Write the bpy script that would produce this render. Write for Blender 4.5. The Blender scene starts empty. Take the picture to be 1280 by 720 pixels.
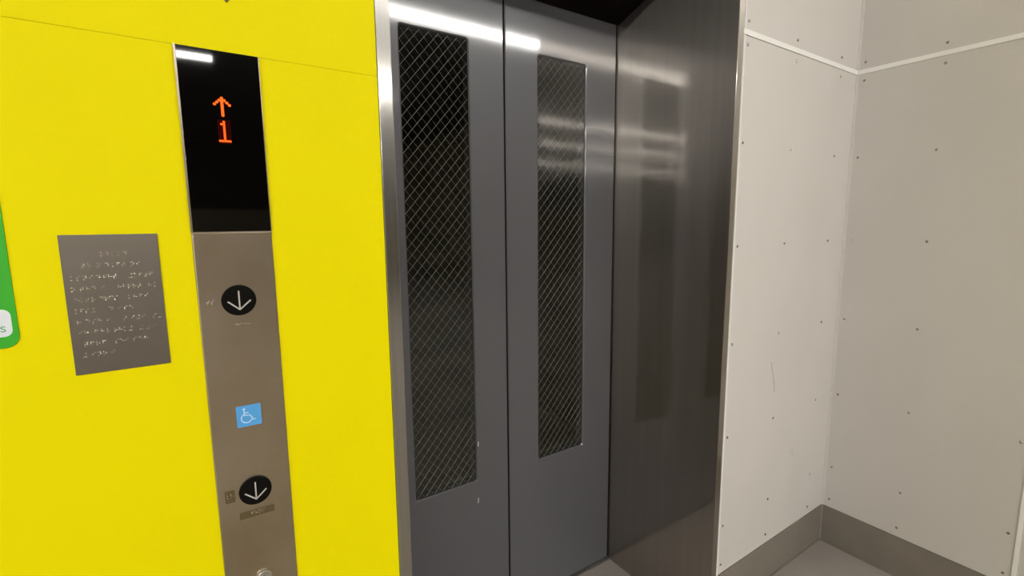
import bpy, bmesh, math, random
from mathutils import Vector, Matrix

# ------------------------------------------------------------------ camera, world, exposure
SC = bpy.context.scene
COL = SC.collection
H = 1.42
FW, RT, DN = Vector((.54840, .82540, -.13420)), Vector((.83220, -.55440, -.00980)), Vector((-.0825, -.1063, -.9909))
F_PX = 601.93
cam_d = bpy.data.cameras.new('camera')
cam = bpy.data.objects.new('camera', cam_d)
COL.objects.link(cam)
FW.normalize()
RT = (RT - FW * RT.dot(FW)).normalized()
UP = RT.cross(FW)
m = Matrix((RT, UP, -FW)).transposed().to_4x4()
m.translation = (0, 0, H)
cam.matrix_world = m
cam_d.sensor_width = 36.0
cam_d.lens = 36.0 * F_PX / 1280.0
cam_d.clip_start = .02
cam_d.clip_end = 60
SC.camera = cam

world = bpy.data.worlds.new('world')
SC.world = world
world.use_nodes = True
bg = world.node_tree.nodes['Background']
bg.inputs[0].default_value = (1, .97, .92, 1)
bg.inputs[1].default_value = .05

vs = SC.view_settings
vs.view_transform = 'Standard'
vs.look = 'None'
vs.gamma = 1
vs.use_curve_mapping = False
vs.exposure = 0.12
TUBE_A, TUBE_B, TUBE_C = 72.0, 47.0, 60.0      # radiance of the fluorescent diffusers
TUBE_COL = (1.0, .965, .91)

# ------------------------------------------------------------------ materials
MATS = {}


def mat(name, color, rough=.5, metal=0.0, coat=0.0, coat_rough=.1, emit=None, emit_s=0.0, aniso=0.0,
        noise=None, bump=None, spec=None, trans=0.0, ior=None):
    """noise = (scale xyz, low rgb factor, high rgb factor, detail); bump = (scale xyz, strength, distance)"""
    mt = bpy.data.materials.new(name)
    mt.use_nodes = True
    nt = mt.node_tree
    b = nt.nodes['Principled BSDF']
    b.inputs['Base Color'].default_value = (*color, 1)
    b.inputs['Roughness'].default_value = rough
    b.inputs['Metallic'].default_value = metal
    b.inputs['Coat Weight'].default_value = coat
    b.inputs['Coat Roughness'].default_value = coat_rough
    if spec is not None:
        b.inputs['Specular IOR Level'].default_value = spec
    if ior is not None:
        b.inputs['IOR'].default_value = ior
    b.inputs['Transmission Weight'].default_value = trans
    b.inputs['Anisotropic'].default_value = aniso
    if emit:
        b.inputs['Emission Color'].default_value = (*emit, 1)
        b.inputs['Emission Strength'].default_value = emit_s
    tc = nt.nodes.new('ShaderNodeTexCoord')

    def nz(scale, detail):
        mp = nt.nodes.new('ShaderNodeMapping')
        mp.inputs['Scale'].default_value = scale
        nt.links.new(tc.outputs['Object'], mp.inputs['Vector'])
        n = nt.nodes.new('ShaderNodeTexNoise')
        n.inputs['Scale'].default_value = 1.0
        n.inputs['Detail'].default_value = detail
        nt.links.new(mp.outputs[0], n.inputs['Vector'])
        return n
    if noise:
        n = nz(noise[0], noise[3])
        r = nt.nodes.new('ShaderNodeValToRGB')
        r.color_ramp.elements[0].position = .3
        r.color_ramp.elements[1].position = .7
        r.color_ramp.elements[0].color = (*[c * k for c, k in zip(color, noise[1])], 1)
        r.color_ramp.elements[1].color = (*[c * k for c, k in zip(color, noise[2])], 1)
        nt.links.new(n.outputs['Fac'], r.inputs['Fac'])
        nt.links.new(r.outputs['Color'], b.inputs['Base Color'])
    if bump:
        n = nz(bump[0], 3)
        bp = nt.nodes.new('ShaderNodeBump')
        bp.inputs['Strength'].default_value = bump[1]
        bp.inputs['Distance'].default_value = bump[2]
        nt.links.new(n.outputs['Fac'], bp.inputs['Height'])
        nt.links.new(bp.outputs[0], b.inputs['Normal'])
        if coat:
            nt.links.new(bp.outputs[0], b.inputs['Coat Normal'])
    if aniso:
        tg = nt.nodes.new('ShaderNodeTangent')
        tg.direction_type = 'RADIAL'
        tg.axis = 'Z'
        nt.links.new(tg.outputs[0], b.inputs['Tangent'])
    MATS[name] = mt
    return mt


g = lambda v: (v, v, v)
M_YELLOW = mat('yellow_laminate', (.845, .735, .0), .55, spec=.07, noise=((1.5, 1.5, 1.5), g(.97), g(1.02), 3))
M_SEAM = mat('yellow_seam', (.55, .46, .0), .7)
M_WHITE = mat('white_panel', (.64, .61, .575), .55, spec=.3, noise=((2.2, 2.2, 1.3), g(.955), g(1.03), 4))
M_TRIM = mat('white_trim', (.90, .89, .86), .4)
M_CORNER = mat('corner_trim', (.66, .64, .60), .45)
M_BASE = mat('baseboard_vinyl', (.21, .185, .155), .42, noise=((6, 6, 6), g(.9), g(1.08), 4))
M_COVE = mat('cove_sealant', (.30, .275, .24), .45)
M_FLOOR = mat('floor_vinyl', (.33, .30, .27), .5, noise=((5, 5, 5), g(.93), g(1.06), 5))
M_CEIL = mat('ceiling_dark', (.10, .10, .10), .8)
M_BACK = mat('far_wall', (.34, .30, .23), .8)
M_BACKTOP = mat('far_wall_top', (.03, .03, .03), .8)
M_DARKWALL = mat('hall_side', (.12, .11, .10), .8)
M_SHAFT = mat('shaft_concrete', (.10, .095, .075), .9, noise=((3, 3, 8), g(.6), g(1.2), 4))
M_BLACK = mat('flat_black', (.006, .003, .003), .7, spec=.1)
M_STEEL = mat('brushed_steel', (.45, .415, .375), .085, metal=1,
              noise=((60, 60, .8), g(.95), g(1.04), 2), bump=((2.2, 2.2, 1.6), .06, .02))


def brushed(mt, rough, aniso, share):
    """adds the wide sideways glare of a vertical grain to a clear polished metal"""
    nt = mt.node_tree
    b = nt.nodes['Principled BSDF']
    out = next(n for n in nt.nodes if n.type == 'OUTPUT_MATERIAL')
    b2 = nt.nodes.new('ShaderNodeBsdfPrincipled')
    b2.inputs['Metallic'].default_value = 1
    b2.inputs['Roughness'].default_value = rough
    b2.inputs['Anisotropic'].default_value = aniso
    tg = nt.nodes.new('ShaderNodeTangent')
    tg.direction_type = 'RADIAL'
    tg.axis = 'Z'
    nt.links.new(tg.outputs[0], b2.inputs['Tangent'])
    nt.links.new(b.inputs['Base Color'].links[0].from_socket, b2.inputs['Base Color'])
    mx = nt.nodes.new('ShaderNodeMixShader')
    mx.inputs[0].default_value = share
    nt.links.new(b.outputs[0], mx.inputs[1])
    nt.links.new(b2.outputs[0], mx.inputs[2])
    nt.links.new(mx.outputs[0], out.inputs[0])


brushed(M_STEEL, .36, .95, .48)
M_STEELF = mat('satin_steel', (.44, .425, .395), .13, metal=1, noise=((120, 120, 3), g(.94), g(1.05), 2))
brushed(M_STEELF, .40, .93, .35)
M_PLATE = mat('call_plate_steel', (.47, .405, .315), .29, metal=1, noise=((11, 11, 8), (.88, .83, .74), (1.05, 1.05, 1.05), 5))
M_PLAQUE = mat('plaque_metal', (.205, .18, .15), .45, metal=1, noise=((12, 12, 9), g(.95), g(1.05), 3))
M_DOT = mat('raised_dot', (.85, .79, .70), .25, metal=1)
M_DOOR = mat('grey_enamel', (.086, .085, .096), .42, coat=1, coat_rough=.07)
M_LIP = mat('window_lip', (.07, .07, .072), .5)
M_WIRE = mat('wire', (.62, .60, .53), .45, metal=.4)
M_GLOSS = mat('black_acrylic', (.0015, .0012, .001), .03)
M_BTN = mat('button_black', (.003, .0025, .002), .35, spec=.15)
M_GREY = mat('arrow_grey', (.52, .50, .46), .5)
M_LED = mat('led_orange', (.2, .03, .01), .5, emit=(1.0, .095, .008), emit_s=1.7, spec=0)
M_LEDBACK = mat('led_field', (.012, .002, .001), .4, emit=(1.0, .03, .01), emit_s=.016, spec=0)
M_TAG = mat('brown_tag', (.095, .068, .026), .5)
M_BLUE = mat('blue_vinyl', (.085, .36, .76), .45)
M_SYMBOL = mat('pale_blue_print', (.50, .74, .96), .5)
M_GREEN = mat('green_vinyl', (.035, .42, .015), .4)
M_BADGE = mat('white_print', (.78, .82, .86), .4)
M_GREENTXT = mat('green_print', (.16, .40, .25), .5)
M_LETTER = mat('dark_brown_print', (.13, .085, .01), .6)
M_CHROME = mat('chrome', (.72, .70, .66), .18, metal=1)
M_SCREW = mat('screw_steel', (.45, .43, .40), .2, metal=1)
M_SCUFF = mat('scuff', (.30, .29, .27), .7)
M_STAIN = mat('stain', (.56, .535, .50), .7)
M_CHIP = mat('paint_chip', (.55, .55, .57), .6)
M_HOUSING = mat('light_housing', (.6, .6, .6), .5)
M_TUBE_A = mat('fluorescent', (.9, .9, .9), .5, emit=TUBE_COL, emit_s=TUBE_A)
M_TUBE_B = mat('fluorescent_mid', (.9, .9, .9), .5, emit=TUBE_COL, emit_s=TUBE_B)
M_TUBE_C = mat('fluorescent_far', (.9, .9, .9), .5, emit=TUBE_COL, emit_s=TUBE_C)


def glass_mat():
    mt = bpy.data.materials.new('window_glass')
    mt.use_nodes = True
    nt = mt.node_tree
    for n in list(nt.nodes):
        nt.nodes.remove(n)
    out = nt.nodes.new('ShaderNodeOutputMaterial')
    mix = nt.nodes.new('ShaderNodeMixShader')
    fr = nt.nodes.new('ShaderNodeFresnel')
    fr.inputs['IOR'].default_value = 1.5
    tr = nt.nodes.new('ShaderNodeBsdfTransparent')
    tr.inputs[0].default_value = (.80, .82, .78, 1)
    gl = nt.nodes.new('ShaderNodeBsdfGlossy')
    gl.inputs['Roughness'].default_value = .03
    ge = nt.nodes.new('ShaderNodeNewGeometry')
    mu = nt.nodes.new('ShaderNodeMath')
    mu.operation = 'MULTIPLY_ADD'                   # the inner face of the slab adds no second reflection
    nt.links.new(ge.outputs['Backfacing'], mu.inputs[0])
    mu.inputs[1].default_value = -1.0
    mu.inputs[2].default_value = 1.0
    m2 = nt.nodes.new('ShaderNodeMath')
    m2.operation = 'MULTIPLY'
    k2 = nt.nodes.new('ShaderNodeMath')             # both faces of the pane reflect
    k2.operation = 'MULTIPLY'
    k2.inputs[1].default_value = 1.8
    nt.links.new(fr.outputs[0], k2.inputs[0])
    nt.links.new(mu.outputs[0], m2.inputs[0])
    nt.links.new(k2.outputs[0], m2.inputs[1])
    nt.links.new(m2.outputs[0], mix.inputs[0])
    nt.links.new(tr.outputs[0], mix.inputs[1])
    nt.links.new(gl.outputs[0], mix.inputs[2])
    nt.links.new(mix.outputs[0], out.inputs[0])
    return mt


M_GLASS = glass_mat()


# ------------------------------------------------------------------ helpers
def box(bm, x0, x1, y0, y1, z0, z1, bev=0.0, seg=2):
    t = bmesh.new()
    vs_ = [t.verts.new((x, y, z)) for x in (x0, x1) for y in (y0, y1) for z in (z0, z1)]
    for f in ((0, 1, 3, 2), (4, 6, 7, 5), (0, 4, 5, 1), (2, 3, 7, 6), (0, 2, 6, 4), (1, 5, 7, 3)):
        t.faces.new([vs_[i] for i in f])
    bmesh.ops.recalc_face_normals(t, faces=t.faces)
    if bev:
        bmesh.ops.bevel(t, geom=t.edges[:], offset=bev, segments=seg, profile=.5, affect='EDGES')
    merge(bm, t)


def merge(bm, t):
    me = bpy.data.meshes.new('tmp')
    t.to_mesh(me)
    t.free()
    bm.from_mesh(me)
    bpy.data.meshes.remove(me)


def rounded(x0, x1, z0, z1, r, n=6):
    pts = []
    for cx, cz, a0 in ((x1 - r, z1 - r, 0), (x0 + r, z1 - r, 90), (x0 + r, z0 + r, 180), (x1 - r, z0 + r, 270)):
        for i in range(n + 1):
            a = math.radians(a0 + 90 * i / n)
            pts.append((cx + r * math.cos(a), cz + r * math.sin(a)))
    return pts


def prism(bm, pts, y0, y1, bev=0.0):
    """extrude an outline given in x, z from y0 (front) to y1"""
    t = bmesh.new()
    a = [t.verts.new((x, y0, z)) for x, z in pts]
    b = [t.verts.new((x, y1, z)) for x, z in pts]
    fr = t.faces.new(a)
    t.faces.new(list(reversed(b)))
    n = len(pts)
    for i in range(n):
        t.faces.new((a[i], b[i], b[(i + 1) % n], a[(i + 1) % n]))
    bmesh.ops.recalc_face_normals(t, faces=t.faces)
    if bev:
        t.edges.ensure_lookup_table()
        ed = [e for e in t.edges if all(abs(v.co.y - y0) < 1e-7 for v in e.verts)]
        bmesh.ops.bevel(t, geom=ed, offset=bev, segments=2, profile=.5, affect='EDGES')
    merge(bm, t)


def disc(bm, cx, cz, r, y0, y1, n=40, bev=0.0):
    prism(bm, [(cx + r * math.cos(2 * math.pi * i / n), cz + r * math.sin(2 * math.pi * i / n)) for i in range(n)], y0, y1, bev)


def stroke(bm, pts, w, y0, y1):
    """flat printed stroke of width w following points given in x, z"""
    n = len(pts)
    L, Rr = [], []
    for i, p in enumerate(pts):
        a = Vector(pts[max(i - 1, 0)])
        b = Vector(pts[min(i + 1, n - 1)])
        d = (b - a).normalized()
        nrm = Vector((-d.y, d.x)) * (w / 2)
        L.append((p[0] + nrm.x, p[1] + nrm.y))
        Rr.append((p[0] - nrm.x, p[1] - nrm.y))
    for i in range(n - 1):
        prism(bm, [L[i], L[i + 1], Rr[i + 1], Rr[i]], y0, y1)


def dome(bm, c, r, h, axis='y', sign=-1, nu=8, nv=3):
    """small raised dome standing on a surface at c, bulging along sign * axis"""
    rings = []
    for j in range(nv):
        a = math.pi / 2 * j / nv
        rr, hh = r * math.cos(a), h * math.sin(a)
        ring = []
        for i in range(nu):
            t = 2 * math.pi * i / nu
            u, v = rr * math.cos(t), rr * math.sin(t)
            ring.append(bm.verts.new((c[0] + u, c[1] + sign * hh, c[2] + v) if axis == 'y' else (c[0] + sign * hh, c[1] + u, c[2] + v)))
        rings.append(ring)
    top = bm.verts.new((c[0], c[1] + sign * h, c[2]) if axis == 'y' else (c[0] + sign * h, c[1], c[2]))
    fs = []
    for j in range(nv - 1):
        for i in range(nu):
            fs.append(bm.faces.new((rings[j][i], rings[j][(i + 1) % nu], rings[j + 1][(i + 1) % nu], rings[j + 1][i])))
    for i in range(nu):
        fs.append(bm.faces.new((rings[-1][i], rings[-1][(i + 1) % nu], top)))
    for f in fs:
        f.smooth = True
    bmesh.ops.recalc_face_normals(bm, faces=fs)


def obj(name, bm, material, parent=None, label=None):
    me = bpy.data.meshes.new(name)
    bm.to_mesh(me)
    bm.free()
    me.materials.append(material)
    o = bpy.data.objects.new(name, me)
    COL.objects.link(o)
    if parent:
        o.parent = parent
        o.matrix_parent_inverse = Matrix.Translation(-parent.location)
    if label:
        o['label'] = label
    return o


def thing(name, label, cat, loc, group=None):
    o = bpy.data.objects.new(name, None)
    o.empty_display_size = .05
    COL.objects.link(o)
    o.location = loc
    return tag(o, label, cat, group)


def tag(o, label, cat, group=None):
    o['label'] = label
    o['category'] = cat
    o['kind'] = 'thing'
    if group:
        o['group'] = group
    return o


def struct(name, bm, material):
    o = obj(name, bm, material)
    o['kind'] = 'structure'
    return o


def B(*a, **k):
    bm = bmesh.new()
    box(bm, *a, **k)
    return bm


# ------------------------------------------------------------------ setting
YW, YF, YP, YD = .8681, .8655, .9022, 1.3471      # yellow wall, frame face, white wall, doors
XJ, XO, XR = 1.3727, 1.3992, 2.2436               # jamb return, outer edge of the frame, right wall
FL0, FL1 = .2975, .3235                           # left frame strip
SOFFIT = 2.133
CEIL = 4.06
SEAM = 1.6766
YEND = -.305                                       # where the right wall stops

bm = B(-21, 6.6, -17, 3.2, -.1, 0)
struct('floor', bm, M_FLOOR)
bm = B(-21, 6.6, -17, 3.2, CEIL, CEIL + .1)
struct('ceiling', bm, M_CEIL)

bm = bmesh.new()                                   # yellow cladding: two courses over a backing, hairline seam between
box(bm, -21, FL0 - .0006, YW, YW + .012, 0, SEAM - .0003)
box(bm, -21, FL0 - .0006, YW, YW + .012, SEAM + .0003, CEIL)
box(bm, FL0 - .0006, XO, YW, YW + .012, SOFFIT + .41, CEIL)
struct('wall_front', bm, M_YELLOW)
bm = bmesh.new()
box(bm, -21, FL0 - .001, YW + .012, 1.30, 0, CEIL)
struct('wall_front_backing', bm, M_SEAM)
bm = B(FL0, XO, YW + .012, 1.30, SOFFIT + .41, CEIL)
struct('wall_front_lintel', bm, M_SEAM)

bm = B(XO + .001, XR + .012, YP + .010, 1.30, 0, CEIL)
struct('wall_niche', bm, M_CORNER)
bm = B(XR + .010, 6.6, YEND, 3.2, 0, CEIL)
struct('wall_right', bm, M_WHITE)
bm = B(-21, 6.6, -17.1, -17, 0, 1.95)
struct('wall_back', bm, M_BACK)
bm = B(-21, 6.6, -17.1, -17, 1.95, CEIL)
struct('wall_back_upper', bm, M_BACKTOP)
bm = B(-21.1, -21, -17, YW, 0, CEIL)
struct('wall_left', bm, M_DARKWALL)
bm = B(6.6, 6.7, -17, YEND, 0, CEIL)
struct('wall_side', bm, M_BACK)

bm = bmesh.new()                                   # lift shaft behind the doors
box(bm, -.3, 2.2, 3.0, 3.1, 0, CEIL)
box(bm, -.4, -.3, 1.42, 3.1, 0, CEIL)
box(bm, 2.14, 2.24, 1.42, 3.1, 0, CEIL)
box(bm, -.3, 2.14, 2.92, 3.0, 1.14, 1.22)
struct('wall_shaft', bm, M_SHAFT)

# white trims, baseboards
ZT0, ZT1 = 1.983, 1.999
bm = B(XO + .001, XR - .004, YP - .004, YP + .010, ZT0, ZT1)
struct('trim_1', bm, M_TRIM)
bm = B(XR - .004, XR + .010, YEND, YP - .006, ZT0, ZT1)
struct('trim_2', bm, M_TRIM)
bm = bmesh.new()
box(bm, XR - .0075, XR + .004, YP - .0035, YP + .010, .168, CEIL, bev=.001)
box(bm, XR - .0035, XR + .010, YP - .0075, YP - .0035, .168, CEIL, bev=.001)
struct('trim_3', bm, M_CORNER)
bm = B(XR - .004, XR + .010, .2975, .3085, .168, ZT0)
struct('trim_4', bm, M_TRIM)
bm = B(1.4555, 1.4605, YP - .004, YP + .010, .168, ZT0)
bm2 = B(1.4555, 1.4605, YP - .004, YP + .010, ZT1, CEIL)
merge(bm, bm2)
struct('trim_5', bm, M_TRIM)
bm = B(XO + .001, XR, YP - .002, YP + .010, 0, .166)
box(bm, XO + .001, XR - .002, YP - .007, YP - .002, 0, .006, bev=.002)
struct('baseboard_front', bm, M_BASE)
bm = B(XR - .002, XR + .010, YEND, YP - .002, 0, .166)
box(bm, XR - .007, XR - .002, YEND, YP - .007, 0, .006, bev=.002)
struct('baseboard_right', bm, M_BASE)
bm = B(XR - .006, XR - .002, YP - .006, YP - .002, .004, .166)
struct('trim_6', bm, M_COVE)

# ------------------------------------------------------------------ elevator frame
fr = thing('elevator_surround', 'brushed steel frame with deep right return around the grey elevator doors', 'door frame', (.85, YF, 0))
bm = bmesh.new()
box(bm, FL0, FL1, YF, YD - .007, 0, SOFFIT + .40, bev=.0012)
obj('side_jamb', bm, M_STEELF, fr)
bm = bmesh.new()
box(bm, XJ, XO, YF, YD + .03, 0, SOFFIT + .40, bev=.0015)
obj('side_jamb', bm, M_STEEL, fr, 'wide dark brushed steel return of the frame')
bm = B(FL1, XJ, YF, YF + .02, SOFFIT + .155, SOFFIT + .40, bev=.001)
obj('header', bm, M_STEELF, fr)
bm = bmesh.new()                                   # the underside rises from the door head towards the hall
ya, yb = YF + .0205, YD - .004
v = [bm.verts.new((x, y, z)) for x in (FL1, XJ) for y, z in ((yb, SOFFIT), (ya, SOFFIT + .157), (ya, SOFFIT + .38), (yb, SOFFIT + .38))]
for f in ((0, 1, 2, 3), (4, 5, 6, 7), (0, 1, 5, 4), (1, 2, 6, 5), (2, 3, 7, 6), (3, 0, 4, 7)):
    bm.faces.new([v[i] for i in f])
bmesh.ops.recalc_face_normals(bm, faces=bm.faces)
obj('soffit', bm, M_BLACK, fr, 'black underside of the frame header')
bm = bmesh.new()
box(bm, FL1, XJ, YD - .012, YD + .06, 0, .006, bev=.001)
obj('sill', bm, M_STEELF, fr)

# ------------------------------------------------------------------ elevator doors
SEAM_X = .8745
ZB, ZTOP = .5503, 1.9715


def door(x0, x1, wx0, wx1, label):
    t = thing('elevator_door', label, 'elevator door', ((x0 + x1) / 2, YD, .008))
    z0, z1, th = .009, SOFFIT + .06, .040
    out = [(x0, z0), (x1, z0), (x1, z1), (x0, z1)]
    bm = bmesh.new()
    inner = rounded(wx0, wx1, ZB, ZTOP, .011, 5)

    def ring(pts, y):
        return [bm.verts.new((x, y, z)) for x, z in pts]

    def grow(d):
        cx, cz = (wx0 + wx1) / 2, (ZB + ZTOP) / 2
        return [(x + math.copysign(d, x - cx), z + math.copysign(d, z - cz)) for x, z in inner]
    n = len(inner)
    bev = .0028
    o_f = ring([(x0 + bev, z0 + bev), (x1 - bev, z0 + bev), (x1 - bev, z1), (x0 + bev, z1)], YD)
    o_m = ring(out, YD + bev)
    o_b = ring(out, YD + th)
    i_f = ring(grow(.0016), YD)
    i_m = ring(inner, YD + .0016)
    i_b = ring(inner, YD + th)
    for a, b in ((o_f, o_m), (o_m, o_b)):
        for i in range(4):
            bm.faces.new((a[i], a[(i + 1) % 4], b[(i + 1) % 4], b[i]))
    for a, b in ((i_f, i_m), (i_m, i_b)):
        for i in range(n):
            bm.faces.new((a[i], b[i], b[(i + 1) % n], a[(i + 1) % n]))
    k = n // 4                                      # corner fans: tr, tl, bl, br
    for o, i in ((o_f, i_f), (o_b, i_b)):
        corners = {0: o[2], 1: o[3], 2: o[0], 3: o[1]}
        for c in range(4):
            for j in range(k - 1):
                bm.faces.new((corners[c], i[c * k + j], i[c * k + j + 1]))
            nx = (c + 1) % 4
            bm.faces.new((corners[c], i[c * k + k - 1], i[nx * k], corners[nx]))
    bmesh.ops.recalc_face_normals(bm, faces=bm.faces)
    obj('leaf', bm, M_DOOR, t)
    # bright thin lip inside the opening
    bm = bmesh.new()
    a, b = rounded(wx0 + .0002, wx1 - .0002, ZB + .0002, ZTOP - .0002, .011, 5), rounded(wx0 + .0024, wx1 - .0024, ZB + .0024, ZTOP - .0024, .009, 5)
    av, bv = [bm.verts.new((x, YD + .0014, z)) for x, z in a], [bm.verts.new((x, YD + .0030, z)) for x, z in b]
    cv = [bm.verts.new((x, YD + .0120, z)) for x, z in b]
    dv = [bm.verts.new((x, YD + .0120, z)) for x, z in a]
    for p, q in ((av, bv), (bv, cv), (cv, dv), (dv, av)):
        for i in range(n):
            bm.faces.new((p[i], q[i], q[(i + 1) % n], p[(i + 1) % n]))
    bmesh.ops.recalc_face_normals(bm, faces=bm.faces)
    obj('window_lip', bm, M_LIP, t, 'thin dark lip round the window')
    bm = bmesh.new()
    prism(bm, rounded(wx0 + .0026, wx1 - .0026, ZB + .0026, ZTOP - .0026, .009, 5), YD + .0045, YD + .0115)
    pane = obj('window_pane', bm, M_GLASS, t, 'tall dark glass pane')
    # diamond wire mesh cast in the glass
    bm = bmesh.new()
    pw, ph = .0300, .0345
    X0, X1, Z0, Z1 = wx0 + .004, wx1 - .004, ZB + .004, ZTOP - .004
    for sgn in (1, -1):
        sl = sgn * ph / pw
        ks = int(((Z1 - Z0) + (X1 - X0) * ph / pw) / ph) + 3
        for q in range(ks):
            c = (Z0 - (X1 - X0) * ph / pw if sgn > 0 else Z0) + q * ph
            pts = []
            xa, xb = X0, X1
            za, zb = c + (xa - X0) * sl, c + (xb - X0) * sl
            lo, hi = 0.0, 1.0
            d = zb - za
            t0, t1 = sorted(((Z0 - za) / d, (Z1 - za) / d))
            lo, hi = max(lo, t0), min(hi, t1)
            if hi - lo < .02:
                continue
            p = Vector((xa + (xb - xa) * lo, YD + (.0070 if sgn > 0 else .0082), za + d * lo))
            r = Vector((xa + (xb - xa) * hi, YD + (.0070 if sgn > 0 else .0082), za + d * hi))
            ax = (r - p).normalized()
            u = ax.cross(Vector((0, 1, 0))).normalized()
            w_ = ax.cross(u)
            rad = .00042 if sgn > 0 else .00019
            ra, rb = [], []
            for s in range(6):
                an = math.pi * 2 * s / 6
                off = u * (rad * math.cos(an)) + w_ * (rad * math.sin(an))
                ra.append(bm.verts.new(p + off))
                rb.append(bm.verts.new(r + off))
            for s in range(6):
                f = bm.faces.new((ra[s], ra[(s + 1) % 6], rb[(s + 1) % 6], rb[s]))
                f.smooth = True
    bmesh.ops.recalc_face_normals(bm, faces=bm.faces)
    obj('wire_mesh', bm, M_WIRE, pane, 'fine diamond wire mesh in the glass')
    return t


dl = door(.312, SEAM_X - .0028, .5250, .7460, 'dark grey elevator door leaf beside the yellow wall, with tall wired window')
dr = door(SEAM_X + .0028, XJ - .0045, 1.0048, 1.2208, 'dark grey elevator door leaf beside the brushed steel return, with wired window')
bm = B(SEAM_X - .0026, SEAM_X + .0020, YD + .0018, YD + .034, .012, SOFFIT + .05)  # black strip put in as the shade of the gap between leaves
obj('gap_shade', bm, M_BLACK, dl, 'black strip for the shade in the gap between the leaves')
bm = B(XJ - .0044, XJ - .0006, YD + .0018, YD + .034, .012, SOFFIT + .05)  # same black strip, shade of the gap at the jamb
obj('gap_shade', bm, M_BLACK, dr, 'black strip for the shade in the gap beside the jamb')
for pts in ([(.7526, .690), (.7522, .681), (.7512, .674)], [(.7490, .489), (.7484, .478), (.7476, .470)]):
    bm = bmesh.new()
    stroke(bm, pts, .0032, YD - .0004, YD + .0006)
    obj('paint_chip', bm, M_CHIP, dl, 'small white chip in the grey paint')

# ------------------------------------------------------------------ white wall panels with their screws
ZR = [1.957, 1.664, 1.337, 1.009, .681, .3525, .204]


def wall_panel(axis, a0, a1, z0, z1, cols, rows, label):
    if axis == 'x':
        t = thing('wall_cladding', label, 'wall panel', ((a0 + a1) / 2, YP, z0))
        bm = B(a0, a1, YP, YP + .0095, z0, z1)
    else:
        t = thing('wall_cladding', label, 'wall panel', (XR, (a0 + a1) / 2, z0))
        bm = B(XR, XR + .0095, a0, a1, z0, z1)
    obj('board', bm, M_WHITE, t)
    for c in cols:
        for z in rows:
            bm = bmesh.new()
            dome(bm, (c, YP, z) if axis == 'x' else (XR, c, z), .0049, .0034, 'y' if axis == 'x' else 'x', -1, 12, 4)
            obj('screw', bm, M_SCREW, t)
    return t


CX, CY = [1.481, 1.7755, 2.104], [.876, .6315, .329]
pl = wall_panel('x', 1.4605, XR - .0075, .168, ZT0, CX, ZR, 'tall off-white panel between the steel frame and the room corner, below the white joint strip')
wall_panel('x', 1.4605, XR - .0075, ZT1, CEIL, CX, [2.0255, 2.35, 2.68], 'off-white panel above the joint strip, next to the top of the steel frame')
wall_panel('y', .3085, YP - .0075, .168, ZT0, CY, ZR, 'large greyish white panel on the right wall above the dark baseboard')
wall_panel('y', .3085, YP - .0075, ZT1, CEIL, CY, [2.0255, 2.35, 2.68], 'greyish white panel at the top of the right wall, above its joint strip')
wall_panel('y', YEND, .2975, .168, ZT0, [.277, 0, -.27], ZR, 'sliver of white panel beyond the vertical joint strip, bottom corner of the right wall')
bm = bmesh.new()
stroke(bm, [(1.7380, .905), (1.7480, .875), (1.7610, .840), (1.7715, .806), (1.7735, .782)], .0026, YP - .0003, YP + .0005)
obj('scuff_mark', bm, M_SCUFF, pl, 'thin dark curved scratch')
for pts, w in (([(1.925, .510), (1.930, .488)], .006), ([(1.943, .505), (1.947, .478)], .006), ([(1.93, .512), (1.945, .508)], .005)):
    bm = bmesh.new()
    stroke(bm, pts, w, YP - .0003, YP + .0005)
    obj('scuff_mark', bm, M_STAIN, pl, 'faint grey smudge')


# ------------------------------------------------------------------ call panel
cp = thing('elevator_call_station', 'tall narrow steel call panel with black display on the yellow wall', 'elevator call panel', (.0565, YW, .70))
PX0, PX1 = .0022, .1108
ZD0 = 1.4108
YC = YW - .0040
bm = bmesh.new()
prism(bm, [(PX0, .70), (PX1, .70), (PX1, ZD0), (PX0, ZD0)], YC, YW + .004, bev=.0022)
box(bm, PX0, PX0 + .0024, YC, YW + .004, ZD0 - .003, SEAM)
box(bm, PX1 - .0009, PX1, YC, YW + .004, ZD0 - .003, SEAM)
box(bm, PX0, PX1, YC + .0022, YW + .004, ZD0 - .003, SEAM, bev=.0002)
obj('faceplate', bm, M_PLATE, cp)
bm = bmesh.new()
box(bm, PX0 + .0028, PX1 - .0011, YC + .0006, YC + .0020, ZD0 + .0004, SEAM - .0006, bev=.0003)
disp = obj('display_window', bm, M_GLOSS, cp, 'glossy black display window')
YL = YC + .0006
P = .0032
arrow = ['...#...', '..###..', '.#.#.#.', '#..#..#', '...#...', '...#...', '...#...', '...#...', '...#...']
one = ['..#..', '.##..', '..#..', '..#..', '..#..', '..#..', '..#..', '..#..', '#####']


def leds(name, rows, cx, ztop, pz):
    bm = bmesh.new()
    nc = len(rows[0])
    for r, row in enumerate(rows):
        for c, ch in enumerate(row):
            if ch == '#':
                dome(bm, (cx + (c - (nc - 1) / 2) * P, YL, ztop - r * pz), (.0021), .0003, 'y', -1, 10, 2)
    return obj(name, bm, M_LED, disp, 'glowing orange ' + ('up arrow' if 'arrow' in name else 'numeral 1'))


bm = B(.0485, .0655, YL - .00012, YL + .0005, 1.5425, 1.5775)
obj('led_field', bm, M_LEDBACK, disp, 'faint red field behind the numeral')
leds('led_arrow', arrow, .0567, 1.6088, .0031)
leds('led_numeral', one, .0570, 1.5745, .0035)


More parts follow.
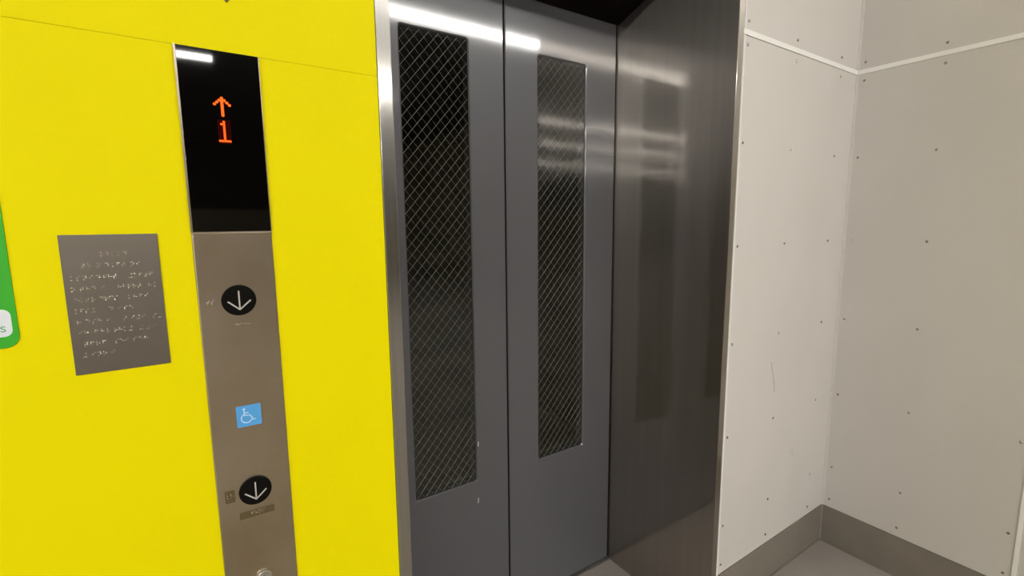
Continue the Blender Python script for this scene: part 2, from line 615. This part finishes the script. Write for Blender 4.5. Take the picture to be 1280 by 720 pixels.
def braille(bm, x0, x1, z, rng, y, pitch=.0061, d=.0024, r=.00085, n=None):
    """a run of raised cells from x0 to x1 centred on height z"""
    n = n or max(1, round((x1 - x0) / pitch))
    for i in range(n):
        cx = x0 + (i + .5) * (x1 - x0) / n
        k = rng.choice([(1, 1, 0, 0, 1, 0), (0, 1, 0, 1, 0, 0), (1, 0, 1, 1, 1, 0), (1, 1, 1, 0, 1, 0), (0, 1, 1, 1, 0, 0), (1, 0, 0, 0, 1, 0),
                        (0, 0, 1, 1, 0, 1), (1, 0, 1, 0, 0, 0), (1, 0, 0, 1, 1, 0), (0, 1, 1, 1, 1, 0), (1, 1, 0, 1, 0, 0)])
        for b, on in enumerate(k):
            if on:
                dome(bm, (cx + (-.5 if b < 3 else .5) * d, y, z + (1 - b % 3) * d), r, .0006, 'y', -1, 8, 3)


def call_button(cz, name):
    cx, R = .0566, .0243
    bm = bmesh.new()
    disc(bm, cx, cz, R, YC - .0032, YC + .001, 48, bev=.0010)
    b = obj('call_button', bm, M_BTN, cp, name)
    bm = bmesh.new()
    y0, y1 = YC - .0036, YC - .0030
    stroke(bm, [(cx + .0002, cz + .0150), (cx + .0002, cz - .0152)], .0021, y0, y1)
    stroke(bm, [(cx - .0155, cz - .0010), (cx + .0006, cz - .0152)], .0021, y0, y1)
    stroke(bm, [(cx + .0160, cz - .0010), (cx - .0002, cz - .0152)], .0021, y0, y1)
    obj('arrow_symbol', bm, M_GREY, b, 'grey down arrow')


call_button(1.3035, 'upper round black button')
call_button(.9832, 'lower round black button')
rng = random.Random(5)
bm = bmesh.new()
braille(bm, .0125, .0240, 1.3035, rng, YC, n=2)
obj('braille_dots', bm, M_DOT, cp)
bm = bmesh.new()
braille(bm, .0480, .0700, 1.2635, rng, YC, n=4)
obj('braille_dots', bm, M_DOT, cp)
bm = bmesh.new()
prism(bm, rounded(.0130, .0270, .9722, .9937, .0015, 3), YC - .0008, YC + .0005, bev=.0003)
tg = obj('braille_tag', bm, M_TAG, cp, 'small brown tag left of the lower button')
bm = bmesh.new()
braille(bm, .0145, .0255, .9838, rng, YC - .0008, n=2)
obj('braille_dots', bm, M_DOT, tg)
bm = bmesh.new()
prism(bm, rounded(.0308, .0824, .9375, .9495, .0012, 3), YC - .0008, YC + .0005, bev=.0003)
tg = obj('braille_tag', bm, M_TAG, cp, 'long brown tag under the lower button')
bm = bmesh.new()
braille(bm, .0470, .0690, .9435, rng, YC - .0008, n=4)
obj('braille_dots', bm, M_DOT, tg)

bm = bmesh.new()
prism(bm, rounded(.0389, .0743, 1.0953, 1.1306, .0014, 3), YC - .0006, YC + .0005, bev=.0002)
lb = obj('accessibility_label', bm, M_BLUE, cp, 'square blue wheelchair label')
bm = bmesh.new()
y0, y1 = YC - .0008, YC - .0005
hx, hz = .0500, 1.1262
disc(bm, hx, hz - .0015, .0019, y0, y1, 20)
stroke(bm, [(hx - .0002, hz - .0035), (hx + .0006, hz - .0120), (hx + .0078, hz - .0120), (hx + .0128, hz - .0210), (hx + .0158, hz - .0200)], .0021, y0, y1)
stroke(bm, [(hx + .0003, hz - .0078), (hx + .0062, hz - .0078)], .0019, y0, y1)
arc = []
for i in range(19):
    a = math.radians(115 + 255 * i / 18)
    arc.append((hx + .0032 + .0078 * math.cos(a), hz - .0168 + .0078 * math.sin(a)))
stroke(bm, arc, .0018, y0, y1)
obj('wheelchair_symbol', bm, M_SYMBOL, lb, 'pale wheelchair figure')

bm = bmesh.new()
kx, kz = .0576, .8245
disc(bm, kx, kz, .0130, YC - .0030, YC + .001, 40, bev=.0012)
disc(bm, kx, kz, .0095, YC - .0050, YC - .002, 32, bev=.0012)
ks = obj('key_switch', bm, M_CHROME, cp, 'round chrome key switch')
bm = bmesh.new()
stroke(bm, [(kx - .0012, kz + .0022), (kx + .0012, kz + .0042)], .0016, YC - .0052, YC - .0049)
stroke(bm, [(kx, kz + .002), (kx, kz - .006)], .0014, YC - .0052, YC - .0049)
obj('keyhole', bm, M_BLACK, ks)

# ------------------------------------------------------------------ braille sign
bs = thing('braille_sign', 'dark bronze plate of raised braille on the yellow wall, left of the call panel', 'sign', (-.092, YW, 1.2173))
YS = YW - .0022
bm = bmesh.new()
prism(bm, rounded(-.1457, -.0388, 1.2173, 1.4097, .0008, 2), YS, YW + .001, bev=.0005)
obj('plate', bm, M_PLAQUE, bs)
# words of the ten lines: left, right in mm from the plate's left edge, height in mm below its top
LINES = [(32, [(46, 57), (58.5, 80)]), (46, [(21, 36), (39.5, 46), (50, 56), (58, 76), (81, 95)]),
         (61, [(7, 36), (39, 43), (46, 64), (77, 110)]), (75, [(6, 13), (16.5, 38), (42, 48), (62, 93), (100, 115)]),
         (89, [(10, 28), (30, 34), (39, 62), (73, 101)]), (103, [(8, 32), (47, 56), (59, 80)]),
         (117, [(8, 15), (19, 40), (44, 50), (63, 72), (74, 94), (102, 116)]), (131, [(9, 22), (27, 49), (51, 76), (84, 89), (92, 108)]),
         (146, [(13, 42), (51, 69), (73, 95)]), (160, [(10, 17), (21, 41), (46, 50)])]
rng = random.Random(11)
for dz, words in LINES:
    bm = bmesh.new()
    for a, b in words:
        braille(bm, -.1457 + a * .00089, -.1457 + b * .00089, 1.4097 - dz * .00108 + .0075, rng, YS, pitch=.0058)
    obj('braille_line', bm, M_DOT, bs, 'line of raised braille dots')

# ------------------------------------------------------------------ green sign, cut lettering
gs = thing('green_sign', 'green sign with rounded corner and white patch, cut off by the left edge', 'sign', (-.30, YW, 1.2655))
YG = YW - .0018
bm = bmesh.new()
prism(bm, rounded(-.42, -.1948, 1.2658, 1.66, .0150, 8), YG, YW + .001, bev=.0004)
obj('board', bm, M_GREEN, gs)
bm = bmesh.new()
prism(bm, rounded(-.40, -.2003, 1.2808, 1.3165, .0085, 6), YG - .0003, YG + .0004)
bd = obj('white_patch', bm, M_BADGE, gs, 'white rounded patch with green lettering')
cu = bpy.data.curves.new('lettering', 'FONT')
cu.body = 's'
cu.size = .0165
cu.extrude = .0002
cu.align_x = 'RIGHT'
cu.materials.append(M_GREENTXT)
tmp = bpy.data.objects.new('lettering_curve', cu)
COL.objects.link(tmp)
me = bpy.data.meshes.new_from_object(tmp)
bpy.data.objects.remove(tmp)
lt = bpy.data.objects.new('lettering', me)
COL.objects.link(lt)
lt.parent = bd
lt.location = (-.2056, YG - .0004, 1.2872)
lt.rotation_euler = (math.pi / 2, 0, 0)
lt['label'] = 'small green letter s'

bm = bmesh.new()
stroke(bm, [(.0730, 1.7480), (.0775, 1.7540), (.0800, 1.7620), (.0835, 1.7760)], .0042, YW - .0006, YW + .0005)
tag(obj('wall_lettering', bm, M_LETTER), 'dark brown painted letter stroke cut off by the top edge, above the call panel', 'lettering')


# ------------------------------------------------------------------ ceiling lights of the hall behind the camera, some added as fill
def hall_light(x0, x1, y, label, m):
    t = thing('fluorescent_light', label, 'ceiling light', ((x0 + x1) / 2, y, ZL))
    bm = bmesh.new()
    box(bm, x0, x1, y - .055, y + .055, ZL + .065, ZL + .11, bev=.004)
    n = max(2, int((x1 - x0) / 1.5))
    for i in range(n + 1):
        xx = x0 + .05 + (x1 - x0 - .1) * i / n
        box(bm, xx - .008, xx + .008, y - .008, y + .008, ZL + .11, CEIL)
    obj('housing', bm, M_HOUSING, t)
    bm = bmesh.new()
    box(bm, x0 + .01, x1 - .01, y - .045, y + .045, ZL, ZL + .065, bev=.012)
    obj('tube', bm, m, t, 'long glowing tube')


ZL = 3.83
hall_light(.2, 5.2, -3.0, 'bright fluorescent light over the hall just behind the viewer', M_TUBE_A)
hall_light(-7.5, -1.0, -3.0, 'dimmer fluorescent light over the hall behind the viewer, towards the left', M_TUBE_C)
hall_light(-3.2, .50, -6.97, 'fluorescent light in the middle of the hall, ending level with the call panel', M_TUBE_B)
hall_light(-14, -3.3, -6.97, 'long brighter fluorescent light in the middle of the hall', M_TUBE_C)
hall_light(-17, -6, -9.6, 'long added fill light towards the far end of the hall', M_TUBE_B)  # added row, fills the glow between reflected bands on the steel
hall_light(1.25, 3.55, -6.97, 'short unseen fill light added in the middle of the hall', M_TUBE_B)  # added where no reflection shows it, evens out the wall lighting
hall_light(-20, -3, -13.8, 'long fluorescent light at the far end of the hall', M_TUBE_C)
